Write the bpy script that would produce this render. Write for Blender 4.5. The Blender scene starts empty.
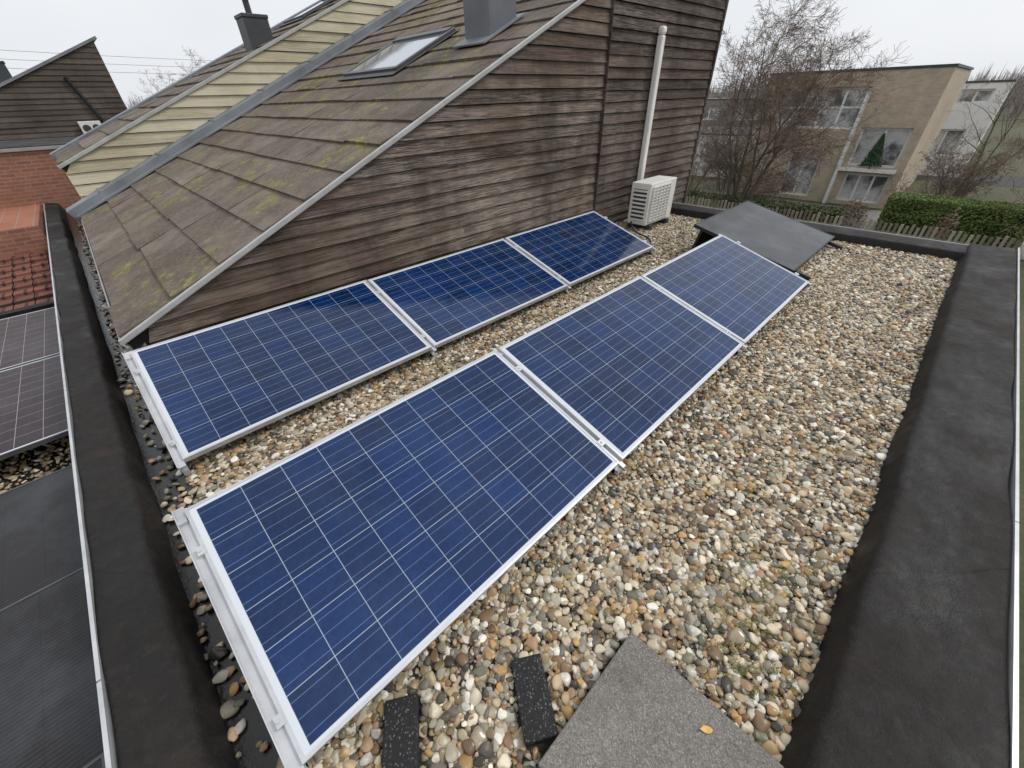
import bpy, math, random
import numpy as np
from mathutils import Vector, Matrix, noise
random.seed(7); rng=np.random.default_rng(7)
sc=bpy.context.scene; COL=sc.collection
sc.view_settings.view_transform='Standard'; sc.view_settings.look='None'; sc.view_settings.exposure=0
GZ=-4.66      # ground level (camera eye is the origin)
GR=-1.66      # gravel level
# ---------------------------------------------------------------- nodes
def new(nt,t,inp=None,**pr):
    n=nt.nodes.new(t)
    for k,v in pr.items(): setattr(n,k,v)
    for k,v in (inp or {}).items():
        s=n.inputs[k]
        if isinstance(v,bpy.types.NodeSocket): nt.links.new(v,s)
        else: s.default_value=v
    return n
def mth(nt,op,a,b=0.0,c=None):
    i={0:a,1:b}
    if c is not None: i[2]=c
    return new(nt,'ShaderNodeMath',i,operation=op).outputs[0]
def c4(c): return (c[0],c[1],c[2],1.0) if len(c)==3 else c
def mixc(nt,f,a,b,bt='MIX'):
    a=a if isinstance(a,bpy.types.NodeSocket) else c4(a)
    b=b if isinstance(b,bpy.types.NodeSocket) else c4(b)
    return new(nt,'ShaderNodeMix',{0:f,6:a,7:b},data_type='RGBA',blend_type=bt).outputs[2]
def ramp(nt,f,stops,interp='LINEAR'):
    n=new(nt,'ShaderNodeValToRGB',{0:f}); r=n.color_ramp; r.interpolation=interp
    while len(r.elements)<len(stops): r.elements.new(0.5)
    for e,(p,c) in zip(r.elements,stops):
        e.position=p; e.color=c4(c) if not isinstance(c,(int,float)) else (c,c,c,1)
    return n.outputs[0]
def material(name):
    m=bpy.data.materials.new(name); m.use_nodes=True
    nt=m.node_tree; b=nt.nodes['Principled BSDF']; return m,nt,b
def pos(nt,scale=(1,1,1)):
    g=new(nt,'ShaderNodeNewGeometry')
    return new(nt,'ShaderNodeMapping',{'Vector':g.outputs['Position'],'Scale':scale}).outputs[0]
def noi(nt,v,scale,detail=4,rough=.6):
    return new(nt,'ShaderNodeTexNoise',{'Vector':v,'Scale':scale,'Detail':detail,'Roughness':rough}).outputs[0]
def bump(nt,b,h,strength=.3,dist=.01):
    nt.links.new(new(nt,'ShaderNodeBump',{'Height':h,'Strength':strength,'Distance':dist}).outputs[0],b.inputs['Normal'])
def simple(name,c1,c2=None,scale=8,rough=.6,metal=0,bmp=0,kind='pos',stretch=(1,1,1),spec=.5):
    m,nt,b=material(name)
    v=pos(nt,stretch)
    f=noi(nt,v,scale,5)
    f2=ramp(nt,f,[(.3,0.0),(.7,1.0)])
    c=mixc(nt,f2,c1,c2 or tuple(x*.75 for x in c1))
    nt.links.new(c,b.inputs['Base Color']); b.inputs['Roughness'].default_value=rough
    b.inputs['Metallic'].default_value=metal; b.inputs['Specular IOR Level'].default_value=spec
    if bmp: bump(nt,b,noi(nt,v,scale*5,4),bmp,.01)
    return m
def tone_attr(nt,name='tone',typ='GEOMETRY'):
    return new(nt,'ShaderNodeAttribute',attribute_name=name,attribute_type=typ).outputs['Fac']

def mat_cells(name,cell_a,cell_b,line,bus,nx,ny,px,py,ox,oy,rough=.12,busn=3,back=(.6,.63,.68),lw=1.0,dust=.16,spec=.5,bw_=1.0):
    m,nt,b=material(name)
    tc=new(nt,'ShaderNodeTexCoord'); s=new(nt,'ShaderNodeSeparateXYZ',{0:tc.outputs['Object']})
    u=mth(nt,'DIVIDE',mth(nt,'SUBTRACT',s.outputs[0],ox),px); v=mth(nt,'DIVIDE',mth(nt,'SUBTRACT',s.outputs[1],oy),py)
    fu=mth(nt,'FRACT',u); fv=mth(nt,'FRACT',v)
    lu=mth(nt,'GREATER_THAN',mth(nt,'ABSOLUTE',mth(nt,'SUBTRACT',fu,.5)),.5-.0013*lw/px)
    lv=mth(nt,'GREATER_THAN',mth(nt,'ABSOLUTE',mth(nt,'SUBTRACT',fv,.5)),.5-.0014*lw/py)
    fb=mth(nt,'FRACT',mth(nt,'MULTIPLY',fv,float(busn)))
    lb=mth(nt,'LESS_THAN',mth(nt,'ABSOLUTE',mth(nt,'SUBTRACT',fb,.5)),.0008*bw_*busn/py)
    cell=new(nt,'ShaderNodeCombineXYZ',{0:mth(nt,'FLOOR',u),1:mth(nt,'FLOOR',v),2:0.0})
    oi=new(nt,'ShaderNodeObjectInfo')
    vv=new(nt,'ShaderNodeVectorMath',{0:cell.outputs[0],1:oi.outputs['Location']},operation='ADD')
    wn=new(nt,'ShaderNodeTexWhiteNoise',{0:vv.outputs[0]},noise_dimensions='3D').outputs[0]
    vor=new(nt,'ShaderNodeTexVoronoi',{'Vector':tc.outputs['Object'],'Scale':70.0}).outputs['Color']
    bw=new(nt,'ShaderNodeRGBToBW',{0:vor}).outputs[0]
    big=noi(nt,pos(nt),.9,3)
    f=mth(nt,'ADD',mth(nt,'ADD',mth(nt,'MULTIPLY',wn,.42),mth(nt,'MULTIPLY',bw,.42)),mth(nt,'ADD',mth(nt,'MULTIPLY',mth(nt,'SUBTRACT',big,.45),.9),.05))
    c=mixc(nt,f,cell_a,cell_b)
    c=mixc(nt,lb,c,bus)
    c=mixc(nt,mth(nt,'MAXIMUM',lu,lv),c,line)
    out=mth(nt,'MAXIMUM',mth(nt,'MAXIMUM',mth(nt,'LESS_THAN',u,0.0),mth(nt,'GREATER_THAN',u,float(nx))),
            mth(nt,'MAXIMUM',mth(nt,'LESS_THAN',v,0.0),mth(nt,'GREATER_THAN',v,float(ny))))
    c=mixc(nt,out,c,back)
    d=ramp(nt,noi(nt,pos(nt),2.2,6,.7),[(.45,0.0),(.8,dust)])
    c=mixc(nt,d,c,(.22,.25,.29))
    nt.links.new(c,b.inputs['Base Color'])
    r=ramp(nt,noi(nt,pos(nt),3.0,5),[(.3,rough),(.75,rough+.10)])
    nt.links.new(r,b.inputs['Roughness']); b.inputs['IOR'].default_value=1.45; b.inputs['Specular IOR Level'].default_value=spec
    return m
PX=.1585
M_cell=mat_cells('blue_cells',(.001,.008,.036),(.0015,.029,.125),(.32,.38,.46),(.13,.20,.34),10,6,PX,.157,.0325,.024,.05,dust=.07,spec=.5)
M_cellN=mat_cells('dark_cells',(.022,.012,.015),(.038,.023,.027),(.30,.27,.28),(.055,.042,.046),10,6,PX,.157,.0325,.024,.25,lw=1.5,spec=.2)
M_black=mat_cells('black_module',(.026,.029,.035),(.034,.038,.046),(.034,.037,.044),(.036,.039,.046),10,6,PX,.157,.0325,.024,.32,3,(.02,.021,.025),dust=.3)
M_blackN=mat_cells('black_ribbed_module',(.014,.0135,.015),(.022,.021,.024),(.012,.012,.013),(.050,.049,.052),10,6,PX,.157,.0325,.024,.35,8,(.018,.018,.02),dust=.2,spec=.35,bw_=1.6)
M_alu=simple('aluminium',(.62,.63,.65),(.44,.45,.47),6,.36,.3)
M_trim=simple('grey_painted_trim',(.50,.50,.49),(.36,.36,.35),6,.5,.1)
M_aludark=simple('black_anodised_frame',(.03,.031,.034),(.022,.022,.024),6,.4,.3)
M_midframe=simple('grey_frame',(.12,.12,.125),(.08,.08,.085),6,.4,.3)
M_zinc=simple('zinc_flashing',(.27,.285,.305),(.15,.16,.175),2.2,.5,.15,.05)
M_white=simple('cream_white_casing',(.78,.77,.72),(.66,.65,.60),5,.45)
M_cream=simple('white_plastic_pipe',(.86,.85,.81),(.76,.75,.70),5,.45)
M_dark=simple('dark_void',(.012,.012,.013),(.008,.008,.009),5,.7)
M_darkgrey=simple('dark_grey_metal',(.06,.065,.07),(.045,.05,.055),5,.5,.2)
M_winwhite=simple('white_window_frame',(.78,.78,.76),(.66,.66,.64),5,.5)
M_coping=simple('grey_coping',(.40,.38,.36),(.28,.26,.25),5,.7)

# bitumen
M_epdm,nt,b=material('bitumen_membrane')
v=pos(nt); n1=noi(nt,v,2.3,9,.72); n2=noi(nt,v,30,6,.75)
c=ramp(nt,n1,[(.30,(.007,.0062,.006)),(.46,(.013,.011,.0105)),(.56,(.022,.018,.016)),(.66,(.038,.030,.025)),(.80,(.062,.050,.041))])
c=mixc(nt,ramp(nt,n2,[(.52,0.0),(.76,.5)]),c,(.055,.045,.037))
st=noi(nt,new(nt,'ShaderNodeMapping',{'Vector':v,'Scale':(2.2,2.2,.4)}).outputs[0],4,7,.8)
c=mixc(nt,ramp(nt,st,[(.50,0.0),(.66,.6)]),c,(.006,.0055,.005))
sc_=noi(nt,v,7,8,.85)
c=mixc(nt,ramp(nt,sc_,[(.60,0.0),(.72,.35)]),c,(.10,.085,.07))
fine=new(nt,'ShaderNodeTexVoronoi',{'Vector':v,'Scale':240.0}).outputs['Color']
c=mixc(nt,.4,c,mixc(nt,1.0,c,fine,'MULTIPLY'))
sx=new(nt,'ShaderNodeSeparateXYZ',{0:v}); 
wob=mth(nt,'MULTIPLY',noi(nt,v,6,3),.03)
sm=mth(nt,'FRACT',mth(nt,'ADD',mth(nt,'MULTIPLY',mth(nt,'ADD',sx.outputs[0],sx.outputs[1]),.42),wob))
dd=mth(nt,'ABSOLUTE',mth(nt,'SUBTRACT',sm,.5))
c=mixc(nt,mth(nt,'MULTIPLY',mth(nt,'LESS_THAN',dd,.0025),.8),c,(.003,.003,.003))
nt.links.new(c,b.inputs['Base Color']); b.inputs['Specular IOR Level'].default_value=.32
nt.links.new(ramp(nt,n1,[(.35,.42),(.62,.85)]),b.inputs['Roughness'])
wr=noi(nt,v,4.5,2,.5)
seamh=mth(nt,'MULTIPLY',mth(nt,'GREATER_THAN',mth(nt,'SUBTRACT',sm,.5),0.0),1.0)
h=mth(nt,'ADD',mth(nt,'ADD',mth(nt,'MULTIPLY',wr,2.4),mth(nt,'MULTIPLY',noi(nt,v,18,4),.6)),mth(nt,'MULTIPLY',noi(nt,v,160,3),.22)); bump(nt,b,h,.7,.016)
M_wet=simple('wet_gutter_membrane',(.008,.0075,.007),(.020,.017,.014),9,.18,0,.3)

# weather boards
def mat_boards(name,stops,pale,pale_amt=.5,seed=0.0,zf=44,dark=.6):
    m,nt,b=material(name)
    v=pos(nt,(1,1,1)); t=tone_attr(nt)
    off=new(nt,'ShaderNodeCombineXYZ',{0:mth(nt,'MULTIPLY',t,37.0),1:seed,2:mth(nt,'MULTIPLY',t,11.0)}).outputs[0]
    v2=new(nt,'ShaderNodeVectorMath',{0:v,1:off},operation='ADD').outputs[0]
    vs=new(nt,'ShaderNodeMapping',{'Vector':v2,'Scale':(1.0,1.0,zf)}).outputs[0]
    vl=new(nt,'ShaderNodeMapping',{'Vector':v2,'Scale':(.8,.8,9)}).outputs[0]
    vf=new(nt,'ShaderNodeMapping',{'Vector':v2,'Scale':(2.2,2.2,85)}).outputs[0]
    g=noi(nt,vs,2.6,9,.78); l=noi(nt,vl,1.9,7,.68); fn=noi(nt,vf,2.0,6,.75)
    f=mth(nt,'ADD',mth(nt,'ADD',mth(nt,'MULTIPLY',g,.60),mth(nt,'MULTIPLY',l,.40)),mth(nt,'MULTIPLY',mth(nt,'SUBTRACT',t,.5),.16))
    c=ramp(nt,f,stops)
    p=noi(nt,new(nt,'ShaderNodeMapping',{'Vector':v,'Scale':(.5,.5,1.0)}).outputs[0],1.2,7,.68)
    grain=ramp(nt,fn,[(.44,0.0),(.56,1.0)])
    pf=mth(nt,'MULTIPLY',mth(nt,'MULTIPLY',ramp(nt,p,[(.42,.12),(.60,1.0)]),grain),pale_amt)
    c=mixc(nt,pf,c,pale)
    dk=noi(nt,new(nt,'ShaderNodeMapping',{'Vector':v,'Scale':(1.0,1.0,.4)}).outputs[0],1.4,6,.68)
    c=mixc(nt,ramp(nt,dk,[(.46,0.0),(.66,dark)]),c,tuple(x*.5 for x in stops[1][1]))
    nt.links.new(c,b.inputs['Base Color']); b.inputs['Roughness'].default_value=.85; b.inputs['Specular IOR Level'].default_value=.25
    bump(nt,b,g,.7,.007)
    return m
M_board=mat_boards('weathered_brown_boards',[(.36,(.022,.013,.009)),(.45,(.066,.044,.032)),(.53,(.122,.087,.066)),(.65,(.21,.162,.13))],(.40,.35,.30),.8)
M_boardR=mat_boards('dark_weathered_boards',[(.36,(.018,.011,.008)),(.46,(.052,.034,.026)),(.55,(.098,.067,.052)),(.70,(.17,.13,.105))],(.31,.27,.235),.6,5.0)
M_boardP=mat_boards('pale_algae_boards',[(.30,(.26,.225,.14)),(.45,(.48,.43,.29)),(.58,(.60,.55,.40)),(.75,(.68,.64,.50))],(.68,.64,.52),.4,9.0,dark=.25)
M_boardF=mat_boards('far_dark_boards',[(.30,(.040,.030,.025)),(.45,(.080,.062,.052)),(.58,(.12,.096,.082)),(.74,(.17,.145,.13))],(.23,.20,.18),.3,3.0)

def mat_slate(name,moss_amt):
    m,nt,b=material(name)
    t=tone_attr(nt); v=pos(nt)
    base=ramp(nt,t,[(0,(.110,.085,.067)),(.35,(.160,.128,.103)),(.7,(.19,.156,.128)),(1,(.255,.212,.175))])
    g=noi(nt,v,3.2,8,.75)
    base=mixc(nt,ramp(nt,g,[(.35,.8),(.60,0.0)]),base,(.072,.053,.040))
    base=mixc(nt,ramp(nt,noi(nt,v,34,5,.75),[(.54,0.0),(.70,.55)]),base,(.36,.33,.29))
    mo=noi(nt,v,1.0,6,.68); mo2=noi(nt,v,8,7,.82)
    mf=mth(nt,'MULTIPLY',ramp(nt,mo,[(.52,0.0),(.61,1.0)]),ramp(nt,mo2,[(.47,0.0),(.56,1.0)]))
    base=mixc(nt,mth(nt,'MULTIPLY',mf,moss_amt),base,mixc(nt,ramp(nt,mo2,[(.5,0.0),(.65,1.0)]),(.15,.14,.045),(.34,.33,.07)))
    nt.links.new(base,b.inputs['Base Color']); b.inputs['Roughness'].default_value=.85
    b.inputs['Specular IOR Level'].default_value=.3
    bump(nt,b,noi(nt,v,60,5),.35,.008)
    return m
M_slate=mat_slate('mossy_slates',.72)

def mat_brick(name,c1,c2,mortar,scale=1.0,flat=False):
    m,nt,b=material(name)
    g=new(nt,'ShaderNodeNewGeometry'); s=new(nt,'ShaderNodeSeparateXYZ',{0:g.outputs['Position']})
    nrm=new(nt,'ShaderNodeSeparateXYZ',{0:g.outputs['True Normal']})
    side=mth(nt,'GREATER_THAN',mth(nt,'ABSOLUTE',nrm.outputs[0]),.5)
    h=mth(nt,'ADD',mth(nt,'MULTIPLY',s.outputs[1],side),mth(nt,'MULTIPLY',s.outputs[0],mth(nt,'SUBTRACT',1.0,side)))
    v=new(nt,'ShaderNodeCombineXYZ',{0:s.outputs[0] if flat else h,1:s.outputs[1] if flat else s.outputs[2],2:0.0}).outputs[0]
    br=new(nt,'ShaderNodeTexBrick',{'Vector':v,'Color1':c4(c1),'Color2':c4(c2),'Mortar':c4(mortar),'Scale':scale,'Mortar Size':.009 if not flat else .018,'Brick Width':.22,'Row Height':.065 if not flat else .26,'Bias':0.0})
    n=noi(nt,pos(nt),2.5,7,.75)
    c=mixc(nt,ramp(nt,n,[(.35,.45),(.65,0.0)]),br.outputs[0],tuple(x*.4 for x in c1))
    nt.links.new(c,b.inputs['Base Color']); b.inputs['Roughness'].default_value=.9
    bump(nt,b,br.outputs[1],-.5,.012)
    return m
M_red=mat_brick('red_brick',(.40,.165,.10),(.29,.11,.07),(.33,.25,.20))
M_redpave=mat_brick('red_clay_roof_tiles',(.27,.105,.073),(.16,.06,.043),(.045,.025,.02),flat=True)
M_tan=mat_brick('tan_brick',(.58,.485,.36),(.46,.38,.28),(.50,.43,.34))
M_greybrick=mat_brick('grey_brick',(.30,.28,.25),(.24,.22,.2),(.28,.26,.24))
M_render=simple('white_render',(.82,.81,.79),(.74,.73,.71),1.5,.85)

M_glass,nt,b=material('window_glass')
c=ramp(nt,noi(nt,pos(nt),1.3,3),[(.38,(.10,.11,.115)),(.52,(.45,.46,.46)),(.7,(.62,.62,.60))]); nt.links.new(c,b.inputs['Base Color'])
b.inputs['Roughness'].default_value=.06; b.inputs['IOR'].default_value=1.6
M_skyglass,nt,b=material('skylight_glass'); b.inputs['Roughness'].default_value=.05
b.inputs['Metallic'].default_value=.55; b.inputs['Base Color'].default_value=(.42,.46,.51,1)

M_conc,nt,b=material('concrete_paver')
v=pos(nt); c=ramp(nt,noi(nt,v,3,8,.72),[(.3,(.155,.142,.130)),(.7,(.24,.22,.20))])
sp=new(nt,'ShaderNodeTexVoronoi',{'Vector':v,'Scale':300.0}).outputs['Color']; bw=new(nt,'ShaderNodeRGBToBW',{0:sp}).outputs[0]
c=mixc(nt,ramp(nt,bw,[(.25,.5),(.45,0.0)]),c,(.06,.055,.05)); c=mixc(nt,ramp(nt,bw,[(.70,0.0),(.82,.5)]),c,(.40,.37,.33))
c=mixc(nt,ramp(nt,noi(nt,v,9,6,.8),[(.50,0.0),(.68,.55)]),c,(.085,.077,.068))
nt.links.new(c,b.inputs['Base Color']); b.inputs['Roughness'].default_value=.9; bump(nt,b,bw,.3,.003)
M_rub,nt,b=material('granulated_rubber')
v=pos(nt); bw=new(nt,'ShaderNodeRGBToBW',{0:new(nt,'ShaderNodeTexVoronoi',{'Vector':v,'Scale':230.0}).outputs['Color']}).outputs[0]
c=ramp(nt,bw,[(.66,(.008,.008,.009)),(.76,(.016,.016,.017)),(.88,(.12,.12,.12))])
nt.links.new(c,b.inputs['Base Color']); b.inputs['Roughness'].default_value=.75; bump(nt,b,bw,.6,.006)

# pebbles
M_peb,nt,b=material('river_pebbles')
t=tone_attr(nt,'tone','INSTANCER'); t2=tone_attr(nt,'tone2','INSTANCER')
pal=[(.58,.48,.33),(.42,.295,.17),(.21,.13,.075),(.27,.25,.20),(.50,.38,.235),(.76,.71,.60),(.06,.053,.044),(.54,.455,.33),(.37,.235,.14),(.22,.215,.155),(.42,.395,.33),(.48,.30,.13),(.66,.58,.44),(.13,.118,.095),(.35,.265,.165),(.80,.76,.67),(.40,.36,.28),(.285,.195,.115),(.57,.49,.355),(.70,.62,.48),(.09,.08,.066),(.44,.36,.245)]
c=ramp(nt,t,[(i/len(pal),pal[i]) for i in range(len(pal))],'CONSTANT')
n1=noi(nt,pos(nt),60,5,.7)
c=mixc(nt,ramp(nt,n1,[(.42,0.0),(.74,.5)]),c,mixc(nt,.6,c,(.10,.075,.045)))
hsv=new(nt,'ShaderNodeHueSaturation',{'Value':mth(nt,'ADD',mth(nt,'MULTIPLY',t2,.58),.62),'Saturation':1.03,'Color':c}).outputs[0]
p=noi(nt,pos(nt),1.5,5,.6)
af=mth(nt,'MULTIPLY',ramp(nt,p,[(.54,0.0),(.7,.45)]),ramp(nt,noi(nt,pos(nt),30,3),[(.4,0.0),(.6,1.0)]))
hsv=mixc(nt,af,hsv,(.17,.165,.06))
nt.links.new(hsv,b.inputs['Base Color'])
nt.links.new(ramp(nt,t2,[(0,.22),(1,.6)]),b.inputs['Roughness']); b.inputs['Specular IOR Level'].default_value=.5
M_bed=simple('gravel_bed',(.05,.04,.03),(.02,.017,.013),40,.95,0,.5)

def mat_leaf(name,cols,rough=.6):
    m,nt,b=material(name); t=tone_attr(nt)
    nt.links.new(ramp(nt,t,[(i/(len(cols)-1),c) for i,c in enumerate(cols)]),b.inputs['Base Color'])
    b.inputs['Roughness'].default_value=rough; b.inputs['Specular IOR Level'].default_value=.25; return m
M_hedge=mat_leaf('hedge_leaves',[(.045,.065,.02),(.085,.125,.035),(.13,.18,.05),(.19,.235,.08)])
M_bush=mat_leaf('bush_leaves',[(.02,.03,.012),(.04,.06,.022),(.07,.09,.03),(.11,.12,.045)])
M_moss=mat_leaf('moss_leaves',[(.10,.115,.03),(.20,.215,.055),(.36,.35,.11)])
M_shrub=mat_leaf('brown_shrub',[(.08,.05,.035),(.15,.10,.07),(.24,.17,.12)])
M_fir=mat_leaf('fir_leaves',[(.02,.06,.03),(.05,.12,.06),(.10,.20,.10)])
M_bark=simple('bark',(.16,.13,.10),(.095,.077,.06),6,.9)
M_twig=simple('twigs',(.23,.17,.13),(.145,.105,.08),2,.9)
M_wood_far=simple('hazed_far_twigs',(.40,.37,.35),(.31,.285,.27),.05,1.0)  # distance haze is mixed into this pale twig colour
M_fence=mat_leaf('fence_wood',[(.14,.12,.095),(.27,.23,.185),(.42,.37,.31)],.85)
M_leaf=simple('dead_leaf',(.70,.45,.15),(.55,.32,.08),60,.6)
M_ground,nt,b=material('ground_grass')
v=pos(nt); c=ramp(nt,noi(nt,v,.35,7,.7),[(.3,(.045,.060,.022)),(.45,(.08,.095,.036)),(.55,(.11,.10,.06)),(.7,(.12,.10,.075))])
c=mixc(nt,ramp(nt,noi(nt,v,14,5,.7),[(.4,.5),(.65,0.0)]),c,(.04,.042,.022))
nt.links.new(c,b.inputs['Base Color']); b.inputs['Roughness'].default_value=.95
M_pave,nt,b=material('paving')
br=new(nt,'ShaderNodeTexBrick',{'Vector':pos(nt),'Color1':(.24,.22,.205,1),'Color2':(.17,.155,.145,1),'Mortar':(.08,.075,.07,1),'Scale':1.0,'Mortar Size':.01,'Brick Width':.3,'Row Height':.3})
c=mixc(nt,ramp(nt,noi(nt,pos(nt),.8,5),[(.4,.4),(.6,0.0)]),br.outputs[0],(.09,.085,.07))
nt.links.new(c,b.inputs['Base Color']); b.inputs['Roughness'].default_value=.9
M_asph=simple('asphalt',(.06,.06,.062),(.045,.045,.046),20,.9)

# ---------------------------------------------------------------- mesh builder
class MB:
    def __init__(s): s.v=[];s.f=[];s.m=[];s.t=[]
    def face(s,pts,mi=0,tone=.5):
        k=len(s.v); s.v+= [tuple(p) for p in pts]; s.f.append(tuple(range(k,k+len(pts)))); s.m.append(mi); s.t.append(tone)
    def box(s,x0,x1,y0,y1,z0,z1,mi=0,tone=.5,M=None):
        k=len(s.v); P=[(x0,y0,z0),(x1,y0,z0),(x1,y1,z0),(x0,y1,z0),(x0,y0,z1),(x1,y0,z1),(x1,y1,z1),(x0,y1,z1)]
        if M is not None: P=[tuple(M@Vector(p)) for p in P]
        s.v+=P
        for f in [(0,3,2,1),(4,5,6,7),(0,1,5,4),(1,2,6,5),(2,3,7,6),(3,0,4,7)]:
            s.f.append(tuple(k+i for i in f)); s.m.append(mi); s.t.append(tone)
    def tube(s,pts,rads,n=5,mi=0,tone=.5,cap=False):
        k=len(s.v); N=len(pts)
        for i,p in enumerate(pts):
            p=Vector(p); d=(Vector(pts[min(i+1,N-1)])-Vector(pts[max(i-1,0)]))
            if d.length<1e-9: d=Vector((0,0,1))
            d.normalize(); a=Vector((1,0,0)) 
            if abs(d.z)<.99: a=Vector((0,0,1)).cross(d).normalized()
            bb=d.cross(a)
            for j in range(n):
                an=2*math.pi*j/n; s.v.append(tuple(p+(a*math.cos(an)+bb*math.sin(an))*rads[i]))
        for i in range(N-1):
            for j in range(n):
                j2=(j+1)%n; s.f.append((k+i*n+j,k+i*n+j2,k+(i+1)*n+j2,k+(i+1)*n+j)); s.m.append(mi); s.t.append(tone)
        if cap:
            s.f.append(tuple(k+j for j in reversed(range(n)))); s.m.append(mi); s.t.append(tone)
            s.f.append(tuple(k+(N-1)*n+j for j in range(n))); s.m.append(mi); s.t.append(tone)
    def mesh(s,name,mats,smooth=False):
        me=bpy.data.meshes.new(name); me.from_pydata(s.v,[],s.f); me.update()
        for m in mats: me.materials.append(m)
        me.polygons.foreach_set('material_index',s.m)
        a=me.attributes.new('tone','FLOAT','FACE'); a.data.foreach_set('value',s.t)
        if smooth: me.polygons.foreach_set('use_smooth',[True]*len(s.f))
        return me
def obj(name,me,parent=None,loc=None,rot=None):
    o=bpy.data.objects.new(name,me); COL.objects.link(o)
    if loc is not None: o.location=loc
    if rot is not None: o.rotation_euler=rot
    if parent is not None:
        o.parent=parent
    return o
def thing(name,label,cat,loc=(0,0,0),rot=(0,0,0),group=None):
    e=bpy.data.objects.new(name,None); COL.objects.link(e); e.location=loc; e.rotation_euler=rot; e.empty_display_size=.2
    e['label']=label; e['category']=cat
    if group: e['group']=group
    return e
def wpart(name,mb,mats,parent,smooth=False,bev=0):
    """part whose mesh is given in world coordinates under an unrotated root"""
    me=mb.mesh(name,mats,smooth); o=obj(name,me,parent)
    L=Vector((0,0,0)); q=parent
    while q is not None: L+=q.location; q=q.parent
    me.transform(Matrix.Translation(-L))
    if bev: m=o.modifiers.new('b','BEVEL'); m.width=bev; m.segments=2; m.limit_method='ANGLE'
    return o
def lone(name,mb,mats,label,cat,loc=None,smooth=False,bev=0,kind=None,group=None):
    me=mb.mesh(name,mats,smooth); o=obj(name,me)
    if loc is not None: me.transform(Matrix.Translation(-Vector(loc))); o.location=loc
    if bev: m=o.modifiers.new('b','BEVEL'); m.width=bev; m.segments=2; m.limit_method='ANGLE'
    if label: o['label']=label
    if cat: o['category']=cat
    if kind: o['kind']=kind
    if group: o['group']=group
    return o

# ---------------------------------------------------------------- camera
p=math.radians(36.2); r=math.radians(1.8); az=math.radians(46.8)
Fh=Vector((math.cos(az),math.sin(az),0)); R=Vector((math.sin(az),-math.cos(az),0)); Zv=Vector((0,0,1))
F=Fh*math.cos(p)-Zv*math.sin(p); U=Fh*math.sin(p)+Zv*math.cos(p)
cx=R*math.cos(r)-U*math.sin(r); cy=R*math.sin(r)+U*math.cos(r)
cam=bpy.data.cameras.new('camera'); co=bpy.data.objects.new('camera',cam); COL.objects.link(co)
co.matrix_world=Matrix(((cx.x,cy.x,-F.x,0),(cx.y,cy.y,-F.y,0),(cx.z,cy.z,-F.z,0),(0,0,0,1)))
cam.lens=392/1024*36; cam.sensor_width=36; cam.clip_start=.05; cam.clip_end=3000; sc.camera=co

# ---------------------------------------------------------------- light
w=bpy.data.worlds.new('World'); sc.world=w; w.use_nodes=True; nt=w.node_tree; bg=nt.nodes['Background']
SE=math.radians(52)
sky=new(nt,'ShaderNodeTexSky'); sky.sky_type='NISHITA'; sky.sun_disc=False; sky.sun_elevation=SE; sky.air_density=1.5; sky.dust_density=4
hs=new(nt,'ShaderNodeHueSaturation',{'Saturation':.25,'Color':sky.outputs[0]}).outputs[0]
tcn=new(nt,'ShaderNodeTexCoord'); cl=noi(nt,new(nt,'ShaderNodeMapping',{'Vector':tcn.outputs['Generated'],'Scale':(1,1,3)}).outputs[0],1.6,5,.55)
clc=ramp(nt,cl,[(.3,(.69,.715,.76)),(.7,(.78,.80,.83))])
clc=mixc(nt,1.0,clc,(10,10,10),'MULTIPLY')
nt.links.new(mixc(nt,.88,hs,clc),bg.inputs[0]); bg.inputs[1].default_value=.120
sd=bpy.data.lights.new('sun','SUN'); sd.energy=1.5; sd.angle=math.radians(10); sd.color=(1,.96,.90)
so=bpy.data.objects.new('sun',sd); COL.objects.link(so)
az_s=math.radians(-35); sdir=Vector((math.cos(az_s)*math.cos(SE),math.sin(az_s)*math.cos(SE),math.sin(SE)))
so.rotation_euler=sdir.to_track_quat('Z','Y').to_euler()
sky.sun_rotation=math.pi/2-az_s

# ---------------------------------------------------------------- ground
mb=MB(); S=1500
mb.face([(-S,-S,GZ),(S,-S,GZ),(S,S,GZ),(-S,S,GZ)]); lone('ground',mb,[M_ground],None,None,kind='structure')
mb=MB(); mb.face([(20.5,-60,GZ+.004),(25.4,-60,GZ+.004),(25.4,80,GZ+.004),(20.5,80,GZ+.004)]); lone('pavement',mb,[M_pave],None,None,kind='structure')
mb=MB(); mb.box(36,40,-60,90,GZ,GZ+.008); lone('road',mb,[M_asph],None,None,kind='structure')
mb=MB(); mb.face([(9,-3.9,GZ+.004),(19,-3.9,GZ+.004),(19,-2.7,GZ+.004),(9,-2.7,GZ+.004)]); lone('path',mb,[M_pave],None,None,kind='structure')

# ---------------------------------------------------------------- flat roof building
def extrude(mb,prof,axis,s0,s1,n,mi=0,jit=0.0,seed=0):
    k=len(mb.v); P=len(prof)
    for i in range(n+1):
        s=s0+(s1-s0)*i/n
        for j,(q,z) in enumerate(prof):
            e=noise.noise(Vector((s*2.2+seed,q*4,seed)))*jit; e2=noise.noise(Vector((s*3.1+seed,q*4,seed+9)))*jit*.6
            mb.v.append((s,q+e,z+e2) if axis=='x' else (q+e,s,z+e2))
    for i in range(n):
        for j in range(P-1):
            a=k+i*P+j; f=(a,a+1,a+P+1,a+P) if axis=='x' else (a,a+P,a+P+1,a+1)
            mb.f.append(f); mb.m.append(mi); mb.t.append(.5)
def skew(mb):
    mb.v=[(x-.015*(y-1.0),y,z) for x,y,z in mb.v]
YE=12.9
bld=thing('flat_roof_building','gravel covered flat roof extension with black membrane parapets','building',(3,1.5,GZ))
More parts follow.
